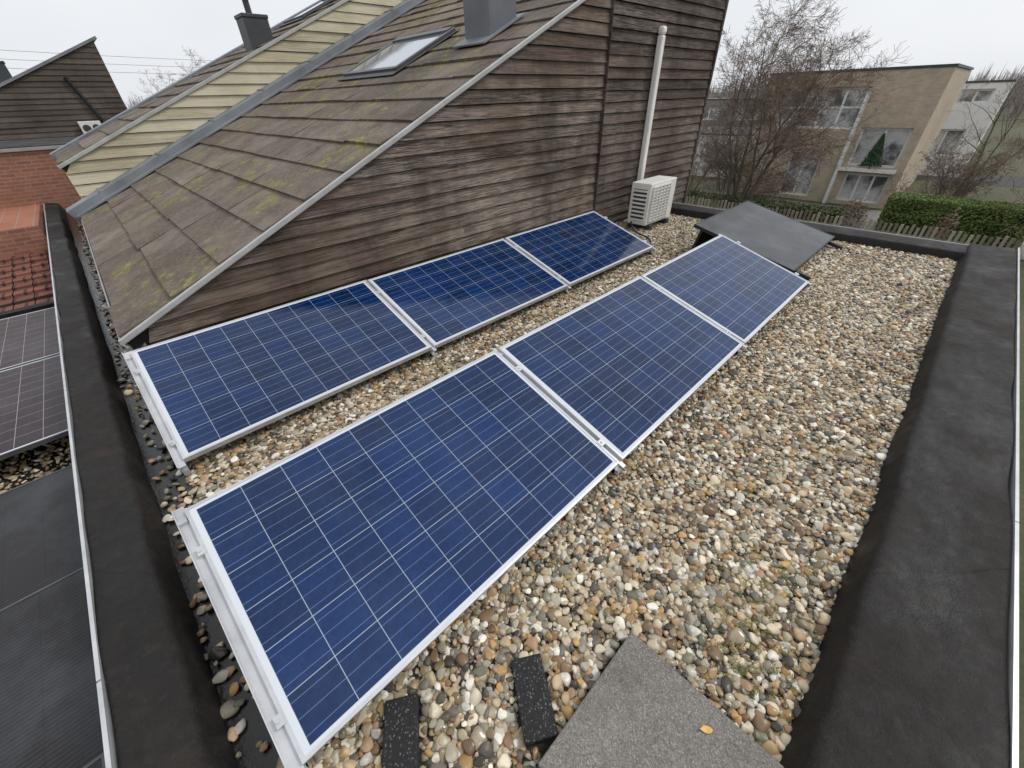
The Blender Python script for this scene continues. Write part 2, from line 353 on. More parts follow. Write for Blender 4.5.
mb=MB(); mb.box(-.62,7.10,-.70,3.6,GZ,-1.72); mb.box(-.63,-.3,3.6,YE,GZ,-1.72); wpart('wall',mb,[M_greybrick],bld)
mb=MB(); mb.box(-.6,7.05,-.6,3.62,-1.719,-1.685); mb.box(-.62,0,3.62,YE,-1.719,-1.685); wpart('roof_deck',mb,[M_wet],bld)
mb=MB(); extrude(mb,[(-.330,-1.70),(-.340,-1.66),(-.372,-1.56),(-.378,-1.548),(-.386,-1.540),(-.398,-1.535),(-.412,-1.533),(-.50,-1.526),(-.62,-1.520),(-.728,-1.514),(-.740,-1.514),(-.745,-1.53),(-.747,-1.60),(-.747,-1.75)],'x',-.52,7.12,170,0,.014,1)
wpart('parapet',mb,[M_epdm],bld,True)
mb=MB(); extrude(mb,[(6.80,-1.70),(6.805,-1.66),(6.825,-1.585),(6.832,-1.574),(6.842,-1.568),(6.86,-1.565),(7.0,-1.56),(7.108,-1.556),(7.118,-1.562),(7.12,-1.62),(7.12,-1.75)],'y',-.43,3.6,80,0,.008,5)
wpart('parapet.001',mb,[M_epdm],bld,True)
mb=MB(); extrude(mb,[(-.445,-1.70),(-.450,-1.66),(-.470,-1.56),(-.475,-1.546),(-.484,-1.536),(-.497,-1.531),(-.515,-1.529),(-.57,-1.523),(-.646,-1.514),(-.656,-1.514),(-.661,-1.53),(-.663,-1.60),(-.663,-1.75)],'y',-1.2,YE,260,0,.016,8); skew(mb)
wpart('parapet.002',mb,[M_epdm],bld,True)
mb=MB()
for i in range(3): 
    a=-.4+i*2.6; mb.box(a,min(a+2.594,7.14),-.760,-.748,-1.62,-1.504)
wpart('edge_trim',mb,[M_alu],bld)
mb=MB(); mb.box(7.123,7.138,-.74,3.6,-1.62,-1.548); wpart('edge_trim.001',mb,[M_trim],bld)
mb=MB()
for i in range(6):
    a=-1.0+i*2.3; mb.box(-.674,-.662,a,a+2.293,-1.62,-1.502)
skew(mb); wpart('edge_trim.002',mb,[M_alu],bld)

# ---------------------------------------------------------------- gravel
def gravel(name,pts,label,cat_seed=0,sub=3):
    n=len(pts); me=bpy.data.meshes.new(name); me.vertices.add(n); me.vertices.foreach_set('co',pts.astype(np.float32).ravel())
    g=np.random.default_rng(cat_seed)
    a=np.exp(g.normal(math.log(.0122),.31,n)).clip(.006,.027)
    scl=np.stack([a*g.uniform(.98,1.35,n),a*g.uniform(.84,1.05,n),a*g.uniform(.52,.80,n)],1)
    rot=np.stack([g.normal(0,.30,n),g.normal(0,.30,n),g.uniform(0,6.28,n)],1)
    me.attributes.new('scl','FLOAT_VECTOR','POINT').data.foreach_set('vector',scl.astype(np.float32).ravel())
    me.attributes.new('rot','FLOAT_VECTOR','POINT').data.foreach_set('vector',rot.astype(np.float32).ravel())
    me.attributes.new('tone','FLOAT','POINT').data.foreach_set('value',g.random(n).astype(np.float32))
    me.attributes.new('tone2','FLOAT','POINT').data.foreach_set('value',g.random(n).astype(np.float32))
    me.materials.append(M_peb)
    o=bpy.data.objects.new(name,me); COL.objects.link(o); o['kind']='stuff'; o['label']=label; o['category']='gravel'
    if 'pebbles' in bpy.data.node_groups: ng=bpy.data.node_groups['pebbles']
    else:
        ng=bpy.data.node_groups.new('pebbles','GeometryNodeTree')
        ng.interface.new_socket('Geometry',in_out='INPUT',socket_type='NodeSocketGeometry')
        ng.interface.new_socket('Geometry',in_out='OUTPUT',socket_type='NodeSocketGeometry')
        gi=ng.nodes.new('NodeGroupInput'); go=ng.nodes.new('NodeGroupOutput')
        g2i=new(ng,'GeometryNodeGeometryToInstance')
        for i in range(8):
            ico=new(ng,'GeometryNodeMeshIcoSphere',{'Radius':1.0,'Subdivisions':sub})
            ps=new(ng,'GeometryNodeInputPosition').outputs[0]
            sh=new(ng,'ShaderNodeVectorMath',{0:ps,1:(i*7.3,i*3.1,0)},operation='ADD').outputs[0]
            nz=new(ng,'ShaderNodeTexNoise',{'Vector':sh,'Scale':.6,'Detail':.5})
            d=new(ng,'ShaderNodeVectorMath',{0:nz.outputs['Color'],1:(.5,.5,.5)},operation='SUBTRACT').outputs[0]
            d=new(ng,'ShaderNodeVectorMath',{0:d,'Scale':1.0},operation='SCALE').outputs[0]
            sp=new(ng,'GeometryNodeSetPosition',{'Geometry':ico.outputs[0],'Offset':d})
            ss=new(ng,'GeometryNodeSetShadeSmooth',{'Geometry':sp.outputs[0]})
            sm=new(ng,'GeometryNodeSetMaterial',{'Geometry':ss.outputs[0],'Material':M_peb})
            ng.links.new(sm.outputs[0],g2i.inputs[0])
        na=lambda nm: new(ng,'GeometryNodeInputNamedAttribute',{'Name':nm},data_type='FLOAT_VECTOR').outputs[0]
        er=new(ng,'FunctionNodeEulerToRotation',{0:na('rot')}).outputs[0]
        iop=new(ng,'GeometryNodeInstanceOnPoints',{'Points':gi.outputs[0],'Instance':g2i.outputs[0],'Pick Instance':True,'Rotation':er,'Scale':na('scl')})
        ri=new(ng,'FunctionNodeRandomValue',data_type='INT'); ri.inputs[4].default_value=0; ri.inputs[5].default_value=7
        ng.links.new(ri.outputs[2],iop.inputs['Instance Index'])
        ng.links.new(iop.outputs[0],go.inputs[0])
    m=o.modifiers.new('pebbles','NODES'); m.node_group=ng
    return o
PAD=[((.335,.30),(.11,.235)),((-.06,.50),(.11,.27))]; PADANG=math.radians(57)
def scatter(x0,x1,y0,y1,sp,z,zj,prob=None):
    nx=int((x1-x0)/sp); ny=int((y1-y0)/(sp*.87)); X,Y=np.meshgrid(np.arange(nx)*sp,np.arange(ny)*sp*.87)
    X=X+(np.arange(ny)%2)[:,None]*sp*.5
    X=x0+X.ravel()+rng.normal(0,sp*.20,X.size); Y=y0+Y.ravel()+rng.normal(0,sp*.20,Y.size)
    P=np.stack([X,Y,z+rng.random(X.size)*zj],1)
    if prob: P=P[np.array([random.random()<prob(x,y) for x,y in zip(X,Y)])]
    return P
def ok(x,y):
    if .205<x<.745 and -.40<y<.185: return 0
    for (cx_,cy_),(ww,ll) in PAD:
        dx,dy=x-cx_,y-cy_; u=dx*math.cos(PADANG)+dy*math.sin(PADANG); v_=-dx*math.sin(PADANG)+dy*math.cos(PADANG)
        if abs(u)<ll/2+.004 and abs(v_)<ww/2+.004: return 0
    return 1
def edge(x,y):
    if x>-.30 or y>3.6: return ok(x,y)
    n=noise.noise(Vector((x*5,y*2.3,0)))
    return ok(x,y)*(1 if x>-.325+n*.09 else .13)
L1=scatter(-.44,6.83,-.345,3.60,.0204,GR-.018,.008,edge)
L2=scatter(-.31,6.83,-.35,3.60,.030,GR-.008,.010,lambda x,y: ok(x,y)*.8)
L4=scatter(-.46,.1,3.6,YE-.1,.05,GR-.018,.012,lambda x,y:.7)
gravel('gravel',np.concatenate([L1,L2,L4]),'mixed beige and grey river pebbles covering the flat roof',3)
mb=MB(); mb.box(-.30,6.81,-.34,3.6,-1.684,-1.676); lone('gravel_bed',mb,[M_bed],None,None,kind='structure')

# ---------------------------------------------------------------- solar panels
PL,PW,FT=1.645,.99,.035
def panel_meshes(gl,fr,pl=PL,pw=PW,tag=''):
    a=.011; mb=MB()
    mb.box(0,pl,0,a,-FT,0); mb.box(0,pl,pw-a,pw,-FT,0); mb.box(0,a,a,pw-a,-FT,0); mb.box(pl-a,pl,a,pw-a,-FT,0)
    f=mb.mesh('frame'+tag,[fr])
    mb=MB(); mb.box(a,pl-a,a,pw-a,-.008,-.0025); g=mb.mesh('glass'+tag,[gl]); return f,g
fm,gm=panel_meshes(M_cell,M_alu)
def panel(ms,loc,rot,label,group,name='solar_panel'):
    e=thing(name,label,'solar panel',loc,rot,group)
    obj('frame',ms[0],e); obj('glass',ms[1],e); return e
T=math.radians(17); X0=-.28; ZL=-1.555
ROWS=[(.645,'front'),(2.35,'rear')]
for yl,nm in ROWS:
    for i in range(3):
        lab='blue polycrystalline solar panel in silver frame tilted over the gravel'
        if nm=='rear': lab='blue polycrystalline solar panel in silver frame beside the timber wall'
        panel((fm,gm),(X0+i*1.67,yl,ZL+random.uniform(-.003,.003)),(T+random.uniform(-.003,.003),0,random.uniform(-.002,.002)),lab,'blue solar panels in two rows on the flat roof')
def rail(x0,x1,yl,end=False):
    e=thing('mounting_rail','silver aluminium mounting rail clamping the ends of solar panels','mounting rail',((x0+x1)/2,yl,ZL),(T,0,0),'aluminium mounting rails')
    w=(x1-x0)/2; mb=MB()
    mb.box(-w,w,-.03,PW+.03,-.030,-.020)
    if end:
        mb.box(-w,-w+.004,-.03,PW+.03,-.020,-.010)
    o=obj('rail',mb.mesh('rail',[M_alu]),e)
    for k in (.14,.80):
        mb=MB(); y=PW*k
        if end: mb.box(w-.016,w+.008,y-.018,y+.018,-.021,.003); mb.tube([(w-.008,y,.002),(w-.008,y,.008)],[.005,.005],8,0,.5,True)
        else: mb.box(-w-.006,w+.006,y-.018,y+.018,-.02,.002); mb.tube([(0,y,.002),(0,y,.008)],[.006,.006],8,0,.5,True)
        obj('clamp',mb.mesh('clamp',[M_alu]),e)
    mb=MB(); h=PW*math.sin(T)
    Ri=Matrix.Rotation(-T,4,'X')
    def LB(a,b_,c_,d_,e_,f_): mb.box(a,b_,c_,d_,e_,f_,0,.5,Ri)
    LB(-.015,.015,.90,.93,GR-ZL-.0,h*.93); LB(-.015,.015,0.0,.93,GR-ZL,GR-ZL+.03); LB(-.015,.015,.02,.05,GR-ZL,-.02)
    obj('support_leg',mb.mesh('support_leg',[M_alu]),e)
for yl,_ in ROWS:
    rail(X0-.040,X0-.002,yl,True); rail(X0+1.645,X0+1.67,yl); rail(X0+3.315,X0+3.34,yl)
    rail(X0+3*1.67-.022,X0+3*1.67+.012,yl)
dm=panel_meshes(M_black,M_aludark,1.66,1.19,'_dark')
tt=math.asin(.285/1.19)
d=panel(dm,(4.93,.845,-1.555),(tt,0,0),'plain dark grey solar panel on a low black stand','dark solar panels')
for x in (.12,1.5):
    mb=MB(); mb.box(x,x+.04,-.16,1.1,-.075,-.037)
    obj('support_rail',mb.mesh('support_rail',[M_aludark]),d)
mb=MB(); mb.box(.12,1.54,1.10,1.13,-.34,-.037); obj('back_plate',mb.mesh('back_plate',[M_aludark]),d)

# concrete paver, pads, leaf
mb=MB(); mb.box(.218,.732,-.345,.172,-1.665,-1.612); lone('concrete_paver',mb,[M_conc],'grey speckled concrete paving slab lying in the gravel','paving slab',(.475,-.08,-1.665),bev=.006)
for (cx_,cy_),(ww,ll) in PAD:
    mb=MB(); Mx=Matrix.Translation((cx_,cy_,-1.655))@Matrix.Rotation(PADANG,4,'Z')@Matrix.Rotation(.04,4,'Y')
    mb.box(-ll/2,ll/2,-ww/2,ww/2,-.01,.022,0,.5,Mx)
    lone('rubber_pad',mb,[M_rub],'black granulated rubber support pad lying in the gravel','rubber pad',(cx_,cy_,-1.66),bev=.005,group='rubber support pads')
def leaf(x,y,z,s,a):
    mb=MB(); pts=[]
    out=[(-1,0),(-.7,.35),(-.2,.55),(.35,.45),(.8,.2),(1.15,0),(.8,-.2),(.35,-.5),(-.2,-.5),(-.7,-.3)]
    ca,sa=math.cos(a),math.sin(a); c0=(x,y,z+.002)
    P=[(x+s*(u*ca-v_*sa),y+s*(u*sa+v_*ca),z+.003+s*.35*(v_*v_)+.15*s*u*u) for u,v_ in out]
    for i in range(len(P)): mb.face([c0,P[i],P[(i+1)%len(P)]])
    lone('fallen_leaf',mb,[M_leaf],'small yellow brown dead leaf on the roof','leaf',(x,y,z),smooth=True,group='fallen leaves')
leaf(.65,-.145,-1.611,.019,2.3)
for q in [(1.9,.1),(2.6,.35),(3.7,-.1),(1.3,.3),(4.4,.5),(2.2,-.2)]: leaf(q[0],q[1],-1.638,.012,random.random()*6)

# moss / weeds
mb=MB()
for cx_,cy_,s,n in [(1.14,-.13,.17,10000),(1.0,-.22,.10,4500),(1.38,-.03,.14,4500),(1.48,-.2,.10,1800),(.9,-.18,.07,1500),(2.05,.05,.2,1200),(1.7,-.1,.2,2200),(2.9,.0,.3,1200),(3.6,.2,.3,900),(1.2,.2,.2,1000)]:
    for _ in range(n):
        x=random.gauss(cx_,s*.7); y=random.gauss(cy_,s*.7)
        if y<-.33 or (x<.75 and y<.19): continue
        nn=noise.noise(Vector((x*30,y*30,0)))+.5*noise.noise(Vector((x*7,y*7,3)))
        if nn<0.12: continue
        z=GR-.014+random.random()*.022; a=random.random()*6.28; l=random.uniform(.002,.0065); ww=l*.3; up=random.uniform(.1,1.3)*l
        dx,dy=math.cos(a)*l,math.sin(a)*l; px_,py_=-math.sin(a)*ww,math.cos(a)*ww
        mb.face([(x,y,z),(x+dx*.5+px_,y+dy*.5+py_,z+up*.7),(x+dx,y+dy,z+up),(x+dx*.5-px_,y+dy*.5-py_,z+up*.7)],0,random.random())
lone('moss',mb,[M_moss],'yellow green moss and small weeds among pebbles','moss',kind='stuff')

# ---------------------------------------------------------------- air conditioner
ac=thing('air_conditioner','cream white outdoor air conditioner unit with slatted grille beside timber wall','air conditioner',(6.0,3.12,GR))
x0,x1,y0,y1,z0,z1=5.60,6.34,2.99,3.30,-1.59,-1.03
mb=MB(); mb.box(x0,x1,y0,y1,z0,z1); wpart('casing',mb,[M_white],ac,bev=.012)
mb=MB(); cxx,czz,rr=5.93,-1.31,.235
N=40
for i in range(N):
    a0,a1=2*math.pi*i/N,2*math.pi*(i+1)/N
    q=lambda a,rd,y:(cxx+rd*math.cos(a),y,czz+rd*math.sin(a))
    mb.face([q(a0,0,y0-.003),q(a1,0,y0-.003),q(a1,rr,y0-.003)],1)
for k in range(12):
    z=z0+.05+k*.041; mb.box(x0+.05,x1-.18,y0-.022,y0-.006,z,z+.014)
for k in range(6): mb.box(x0+.06+k*.094,x0+.068+k*.094,y0-.028,y0-.004,z0+.04,z1-.05)
wpart('grille',mb,[M_white,M_darkgrey],ac)
mb=MB(); mb.box(x0-.003,x0+.002,y0+.05,y1-.05,z0+.06,z1-.08,1)
for k in range(8): mb.box(x0-.010,x0-.002,y0+.04,y1-.04,z0+.06+k*.055,z0+.085+k*.055)
wpart('side_louvre',mb,[M_white,M_darkgrey],ac)
for a_ in (x0+.08,x1-.16):
    mb=MB(); mb.box(a_,a_+.08,y0-.04,y1+.04,GR-.02,z0-.001); wpart('foot',mb,[M_darkgrey],ac,bev=.005)
pd=thing('pipe_duct','tall white plastic pipe cover fixed vertically on timber wall','pipe cover',(6.16,3.50,-1.1))
mb=MB(); mb.box(6.115,6.205,3.46,3.54,-1.35,.60); wpart('duct',mb,[M_cream],pd,bev=.018)
mb=MB(); mb.box(6.11,6.21,3.455,3.545,.60,.69); wpart('end_cap',mb,[M_cream],pd,bev=.03)
def cable(pts,r_,label,mat=M_dark):
    mb=MB(); P=[]; pts=[Vector(q) for q in pts]
    for i in range(len(pts)-1):
        a=pts[max(i-1,0)];b_=pts[i];c_=pts[i+1];d_=pts[min(i+2,len(pts)-1)]
        for k in range(8):
            t=k/8; P.append(.5*((2*b_)+(c_-a)*t+(2*a-5*b_+4*c_-d_)*t*t+(-a+3*b_-3*c_+d_)*t**3))
    P.append(pts[-1]); mb.tube(P,[r_]*len(P),8,0,.5,True)
    lone('cable',mb,[mat],label,'cable',tuple(pts[0]),smooth=True,group='loose cables')
cable([(5.55,3.2,-1.55),(5.35,3.0,-1.61),(5.2,2.7,-1.62),(5.0,2.55,-1.63),(4.8,2.6,-1.64)],.012,'thin grey cable running over pebbles from the air conditioner',M_darkgrey)
cable([(5.05,.9,-1.60),(4.9,.7,-1.62),(4.72,.66,-1.62),(4.6,.8,-1.6)],.007,'thin black cable looping out under dark solar panel')

# ---------------------------------------------------------------- timber houses
TP=.432; PITCH=math.atan(TP)
def boards(mb,Y,z0,ztop,xs,xe,slope_x0,slope_z0,bh=.118,mi=0,seed=0,long_=1.0,lip=.027):
    rr_=random.Random(seed); z=z0
    def xl(zz): 
        return max(xs,slope_x0+(zz-slope_z0)/TP)
    while z<ztop:
        zt=min(z+bh,ztop)
        a0,a1=xl(z),xl(zt)
        if a0<xe-.02:
            a1=min(a1,xe)
            cuts=[]; x=a0+rr_.uniform(1.5,5.5)*long_
            while x<xe-.8: cuts.append(x); x+=rr_.uniform(3.5,5.5)*long_
            xsn=[a0]+cuts+[xe]; o1=rr_.uniform(-.005,.005); gp=rr_.uniform(.006,.018)
            for i in range(len(xsn)-1):
                t=rr_.random(); l0=xsn[i]+(.001 if i else 0); r0=xsn[i+1]-.001; l1=l0 if i else a1
                if l1>r0: l1=r0
                if i and l0<a1: l1=min(r0,max(l0,a1))
                o=o1+rr_.uniform(-.001,.001); yb=Y-lip+o; yt=Y-.006+o
                n=max(1,int((r0-l0)/.25)); 
                prev=None
                for q in range(n+1):
                    f=q/n; bx=l0+(r0-l0)*f; tx=l1+(r0-l1)*f
                    w_=noise.noise(Vector((bx*1.6,z*9,seed)))*.008
                    cur=((bx,yb+w_,z+w_*.8),(tx,yt+w_*.4,zt-gp*.6),(bx,Y+.0,z+w_*.8+.010))
                    if prev:
                        mb.face([prev[0],cur[0],cur[1],prev[1]],mi,t); mb.face([prev[2],cur[2],cur[0],prev[0]],mi,t)
                    prev=cur
        z+=bh
def prism(mb,xa,xb,y0,y1,zb,za,mi=0):
    zt=za+(xb-xa)*TP
    A=[(xa,y0,zb),(xb,y0,zb),(xb,y0,zt),(xa,y0,za)]; B=[(q[0],y1,q[2]) for q in A]
    mb.face(A,mi); mb.face(B[::-1],mi)
    for i in range(4):
        j=(i+1)%4; mb.face([A[j],A[i],B[i],B[j]],mi)
def tiles(mb,xa,za,L,y0,y1,ex=.40,wd=.68,mi=0,seed=0,s_=0):
    rr_=random.Random(seed); cs,sn=math.cos(PITCH),math.sin(PITCH); n=int((L-s_)/ex)
    def P(s,y,h): return (xa+s*cs-h*sn,y,za+s*sn+h*cs)
    for k in range(n):
        s0=s_+k*ex-.01; s1=min(s0+ex+.03,L); y=y0-(wd*.5 if k%2 else 0); rowt=rr_.uniform(-.08,.08)
        while y<y1:
            a=max(y+.003,y0); b_=min(y+wd-.003,y1)
            if b_-a>.02:
                t=min(1,max(0,rr_.gauss(.5,.19)+rowt)); h0=.027+rr_.uniform(-.004,.009); h1=.008+rr_.uniform(-.002,.002); d0=rr_.uniform(-.009,.009); d1=d0+rr_.uniform(-.006,.006)
                mb.face([P(s0+d0,a,h0),P(s1,a,h1),P(s1,b_,h1),P(s0+d1,b_,h0+rr_.uniform(-.002,.004))][::-1],mi,t)
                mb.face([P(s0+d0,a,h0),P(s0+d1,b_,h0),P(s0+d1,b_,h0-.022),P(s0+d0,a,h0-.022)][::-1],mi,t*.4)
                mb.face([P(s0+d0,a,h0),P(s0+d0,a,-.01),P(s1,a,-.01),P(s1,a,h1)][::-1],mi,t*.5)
            y+=wd
XA,ZA=-.28,-1.275
def slopebox(mb,xa,za,s0,s1,y0,y1,h0,h1,mi=0,tone=.5):
    Mx=Matrix.Translation((xa,0,za))@Matrix.Rotation(-PITCH,4,'Y'); mb.box(s0,s1,y0,y1,h0,h1,mi,tone,Mx)
H=thing('timber_house','weathered brown timber clad house with mossy slate monopitch roof','house',(4,6,GZ))
mb=MB(); prism(mb,-.2,8.0,3.605,9.0,GZ,ZA-.02+.08*TP,0); wpart('wall_core',mb,[M_dark],H)
mb=MB(); boards(mb,3.6,-1.70,2.3,-.18,5.085,XA+.04,ZA,seed=1,long_=1.2); wpart('wall',mb,[M_board],H)
mb=MB(); boards(mb,3.575,-1.735,2.35,5.10,7.98,XA+.04,ZA,.118,0,2); mb.box(5.094,5.10,3.545,3.605,-1.7,1.0,0,.4); wpart('wall.001',mb,[M_boardR],H)
mb=MB(); mb.box(7.981,8.03,3.535,3.62,-1.75,2.3,0,.3); wpart('corner_board',mb,[M_boardR],H)
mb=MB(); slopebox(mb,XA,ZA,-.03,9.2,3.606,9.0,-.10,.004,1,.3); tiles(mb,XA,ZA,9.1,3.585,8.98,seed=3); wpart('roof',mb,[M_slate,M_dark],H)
mb=MB(); slopebox(mb,XA,ZA,-.04,9.2,3.550,3.578,-.022,.020); wpart('verge_trim',mb,[M_trim],H,bev=.008)
mb=MB(); slopebox(mb,XA,ZA,-.045,-.032,3.55,8.98,-.05,.0); wpart('eave_trim',mb,[M_trim],H)
mb=MB(); slopebox(mb,XA,ZA,-.10,9.2,8.92,9.22,-.25,.14); wpart('party_wall_capping',mb,[M_zinc],H,bev=.01)
mb=MB(); slopebox(mb,XA,ZA,-.05,9.2,8.76,8.92,.03,.05)
for k in range(9): slopebox(mb,XA,ZA,.4+k*1.0,.43+k*1.0,8.915,9.225,.135,.150)
wpart('flashing',mb,[M_zinc],H)
sk=obj('skylight',None,H); sk.location=Vector((3.55,6.05,0))-H.location; sk.empty_display_size=.2
def skylight(parent,xa,y0,y1,L,xr,zr):
    Mx=Matrix.Translation((xa,0,zr+(xa-xr)*TP))@Matrix.Rotation(-PITCH,4,'Y')
    mb=MB(); a=.06
    mb.box(0,L,y0,y0+a,.0,.07,0,.5,Mx); mb.box(0,L,y1-a,y1,.0,.07,0,.5,Mx); mb.box(0,a,y0+a,y1-a,.0,.066,0,.5,Mx); mb.box(L-a*1.8,L,y0+a,y1-a,.0,.085,0,.5,Mx)
    mb.box(-.11,L+.05,y0-.05,y1+.05,.03,.04,1,.5,Mx)
    f=wpart('frame',mb,[M_midframe,M_darkgrey],parent,bev=.006)
    mb=MB(); mb.box(a,L-a*1.8,y0+a,y1-a,.045,.060,0,.5,Mx); wpart('glass',mb,[M_skyglass],parent)
skylight(sk,3.28,5.35,6.80,1.05,XA,ZA)
def chimney(parent,x,y,zb,zt,w_,name='chimney',m=M_zinc,fl=.02):
    mb=MB(); mb.box(x-w_/2,x+w_/2,y-w_/2,y+w_/2,zb,zt); mb.box(x-w_/2-fl,x+w_/2+fl,y-w_/2-fl,y+w_/2+fl,zt,zt+.05)
    wpart(name,mb,[m],parent,bev=.008)
M_chim=simple('grey_chimney_cladding',(.17,.18,.20),(.11,.118,.13),2.2,.5,.15,.05)
chimney(H,4.02,4.45,.2,1.55,.42,'chimney',M_chim)
mb=MB(); Mx=Matrix.Translation((3.72,0,ZA+(3.72-XA)*TP))@Matrix.Rotation(-PITCH,4,'Y'); mb.box(-.04,.66,4.17,4.73,.035,.05,0,.5,Mx); wpart('chimney_flashing',mb,[M_zinc],H)

# neighbour
H2=thing('timber_house.001','attached house with pale algae stained timber wall and slate roof','house',(4,12,GZ))
ZB=ZA+.60; SB=.10; YB=11.6
mb=MB(); prism(mb,-.1,8.6,9.255,YB,GZ,ZB-.02+.18*TP); wpart('wall_core',mb,[M_dark],H2)
mb=MB(); boards(mb,9.25,-1.5,3.3,-.19,8.6,XA+.04,ZB,.15,0,11); wpart('wall',mb,[M_boardP],H2)
mb=MB(); slopebox(mb,XA,ZB,SB-.03,9.7,9.256,YB,-.10,.004,1,.3); tiles(mb,XA,ZB,9.6,9.235,YB-.1,seed=13,s_=SB); wpart('roof',mb,[M_slate,M_dark],H2)
mb=MB(); slopebox(mb,XA,ZB,SB-.05,9.7,9.205,9.23,-.03,.016); wpart('verge_trim',mb,[M_trim],H2,bev=.006)
mb=MB(); slopebox(mb,XA,ZB,SB-.1,9.7,YB-.05,YB+.2,-.25,.06); wpart('party_wall_capping',mb,[M_zinc],H2,bev=.01)
chimney(H2,3.22,9.72,.3,1.20,.40,'chimney',M_darkgrey,.012)
mb=MB(); mb.tube([(3.2,9.7,1.2),(3.2,9.7,1.48)],[.05,.05],12,0,.5,True); mb.tube([(3.2,9.7,1.45),(3.2,9.7,1.51)],[.08,.065],12,0,.5,True); wpart('flue',mb,[M_darkgrey],H2,smooth=False)
sk2=obj('skylight',None,H2); sk2.location=Vector((4,11,0))-H2.location; skylight(sk2,4.3,10.1,11.1,1.1,XA,ZB)

# far timber house
H3=thing('timber_house.002','distant dark timber clad house with steep monopitch end','house',(0,24,GZ))
za3=1.86-(2.1+7.0)*TP
mb=MB(); prism(mb,-7,2.1,22.01,30,GZ,za3); wpart('wall_core',mb,[M_boardF],H3)
mb=MB(); boards(mb,22.0,-2.2,1.86,-7,2.1,-7,za3,.15,0,21); wpart('wall',mb,[M_boardF],H3)
mb=MB(); slopebox(mb,-7,za3,0,10.05,21.92,30,.0,.07); wpart('roof',mb,[M_zinc],H3)
mb=MB(); mb.tube([(.9,21.93,.9),(1.45,21.93,-.9)],[.05,.05],8,0,.5,True); wpart('downpipe',mb,[M_dark],H3)
chimney(H3,-.62,24.2,-.2,1.35,.55,'chimney',M_darkgrey,.03)
ac2=thing('air_conditioner.001','small white outdoor air conditioner unit on distant timber wall','air conditioner',(.9,21.7,-.6))
mb=MB(); mb.box(.58,1.16,21.55,21.9,-.70,-.30); wpart('casing',mb,[M_white],ac2,bev=.01)
mb=MB()
for cx_ in (.74,1.0):
    for i in range(16):
        a0,a1=2*math.pi*i/16,2*math.pi*(i+1)/16; mb.face([(cx_,21.545,-.50),(cx_+.11*math.cos(a0),21.545,-.50+.11*math.sin(a0)),(cx_+.11*math.cos(a1),21.545,-.50+.11*math.sin(a1))])
wpart('fan',mb,[M_darkgrey],ac2)
# red brick block
H4=thing('brick_building','orange red brick low building next to the flat roof','building',(-4,11,GZ))
mb=MB(); mb.box(-12,1.9,13.2,17,GZ,-.62); wpart('wall',mb,[M_red],H4)
mb=MB(); mb.box(-12,1.92,13.16,17,-.618,-.565); wpart('coping',mb,[M_coping],H4)
mb=MB(); mb.box(-12,1.85,13.26,16.9,-.5645,-.55); wpart('roof',mb,[M_epdm],H4)

# lower neighbour flat roof
H5=thing('flat_roof_building.001','lower neighbouring flat roof carrying dark solar panels','building',(-5,4,GZ))
mb=MB(); mb.box(-9,-.87,-4,13.15,GZ,-2.26); wpart('wall',mb,[M_greybrick],H5)
mb=MB(); mb.box(-9,-.865,-4,7.74,-2.259,-2.22); mb.box(-9,-.865,7.62,7.76,-2.22,-2.02); wpart('roof_deck',mb,[M_epdm],H5)
# shallow tiled lean-to roof
mb=MB(); rr_=random.Random(5); n_=10; yA,yB_=7.76,10.6
for k in range(n_):
    a,b_=yA+(yB_-yA)*k/n_,yA+(yB_-yA)*(k+1)/n_; zz=-2.16+.22*k/n_; zz2=-2.16+.22*(k+1)/n_
    x=-9
    while x<-.87:
        x2=min(x+.21,-.865); t=rr_.random(); h=rr_.uniform(0,.006)
        mb.face([(x,a,zz+.03+h),(x2-.012,a,zz+.03+h),(x2-.012,b_,zz2),(x,b_,zz2)],0,t); mb.face([(x,a,zz-.03),(x2-.012,a,zz-.03),(x2-.012,a,zz+.03+h),(x,a,zz+.03+h)],0,t); x+=.21
mb.box(-9,-.865,yA,13.19,-2.259,-2.165,1)
wpart('tiled_roof',mb,[M_redpave,M_dark],H5)
mb=MB(); mb.box(-9,-.93,10.605,13.195,-2.164,-1.55); wpart('wall.001',mb,[M_red],H5)
L5=scatter(-2.6,-.88,2.8,7.6,.04,-2.215,.012)
gravel('gravel.001',L5,'pebbles covering the lower neighbouring flat roof',9)
fmN,gmN=panel_meshes(M_cellN,M_midframe,tag='_n'); fmB,gmB=panel_meshes(M_blackN,M_midframe,tag='_b')
for cx_ in (-.89,-1.90,-2.91):
    for i in range(2):
        panel((fmN,gmN),(cx_,4.0+i*1.665,-1.98),(0,0,math.pi/2),'dark solar panel with pale cell grid on lower roof','dark gridded solar panels on the lower roof')
for i in range(4):
    panel((fmB,gmB),(-2.50,-.66+i*1.015,-1.96),(math.radians(3),0,0),'plain black solar panel lying flat on lower roof','black solar panels on the lower roof')

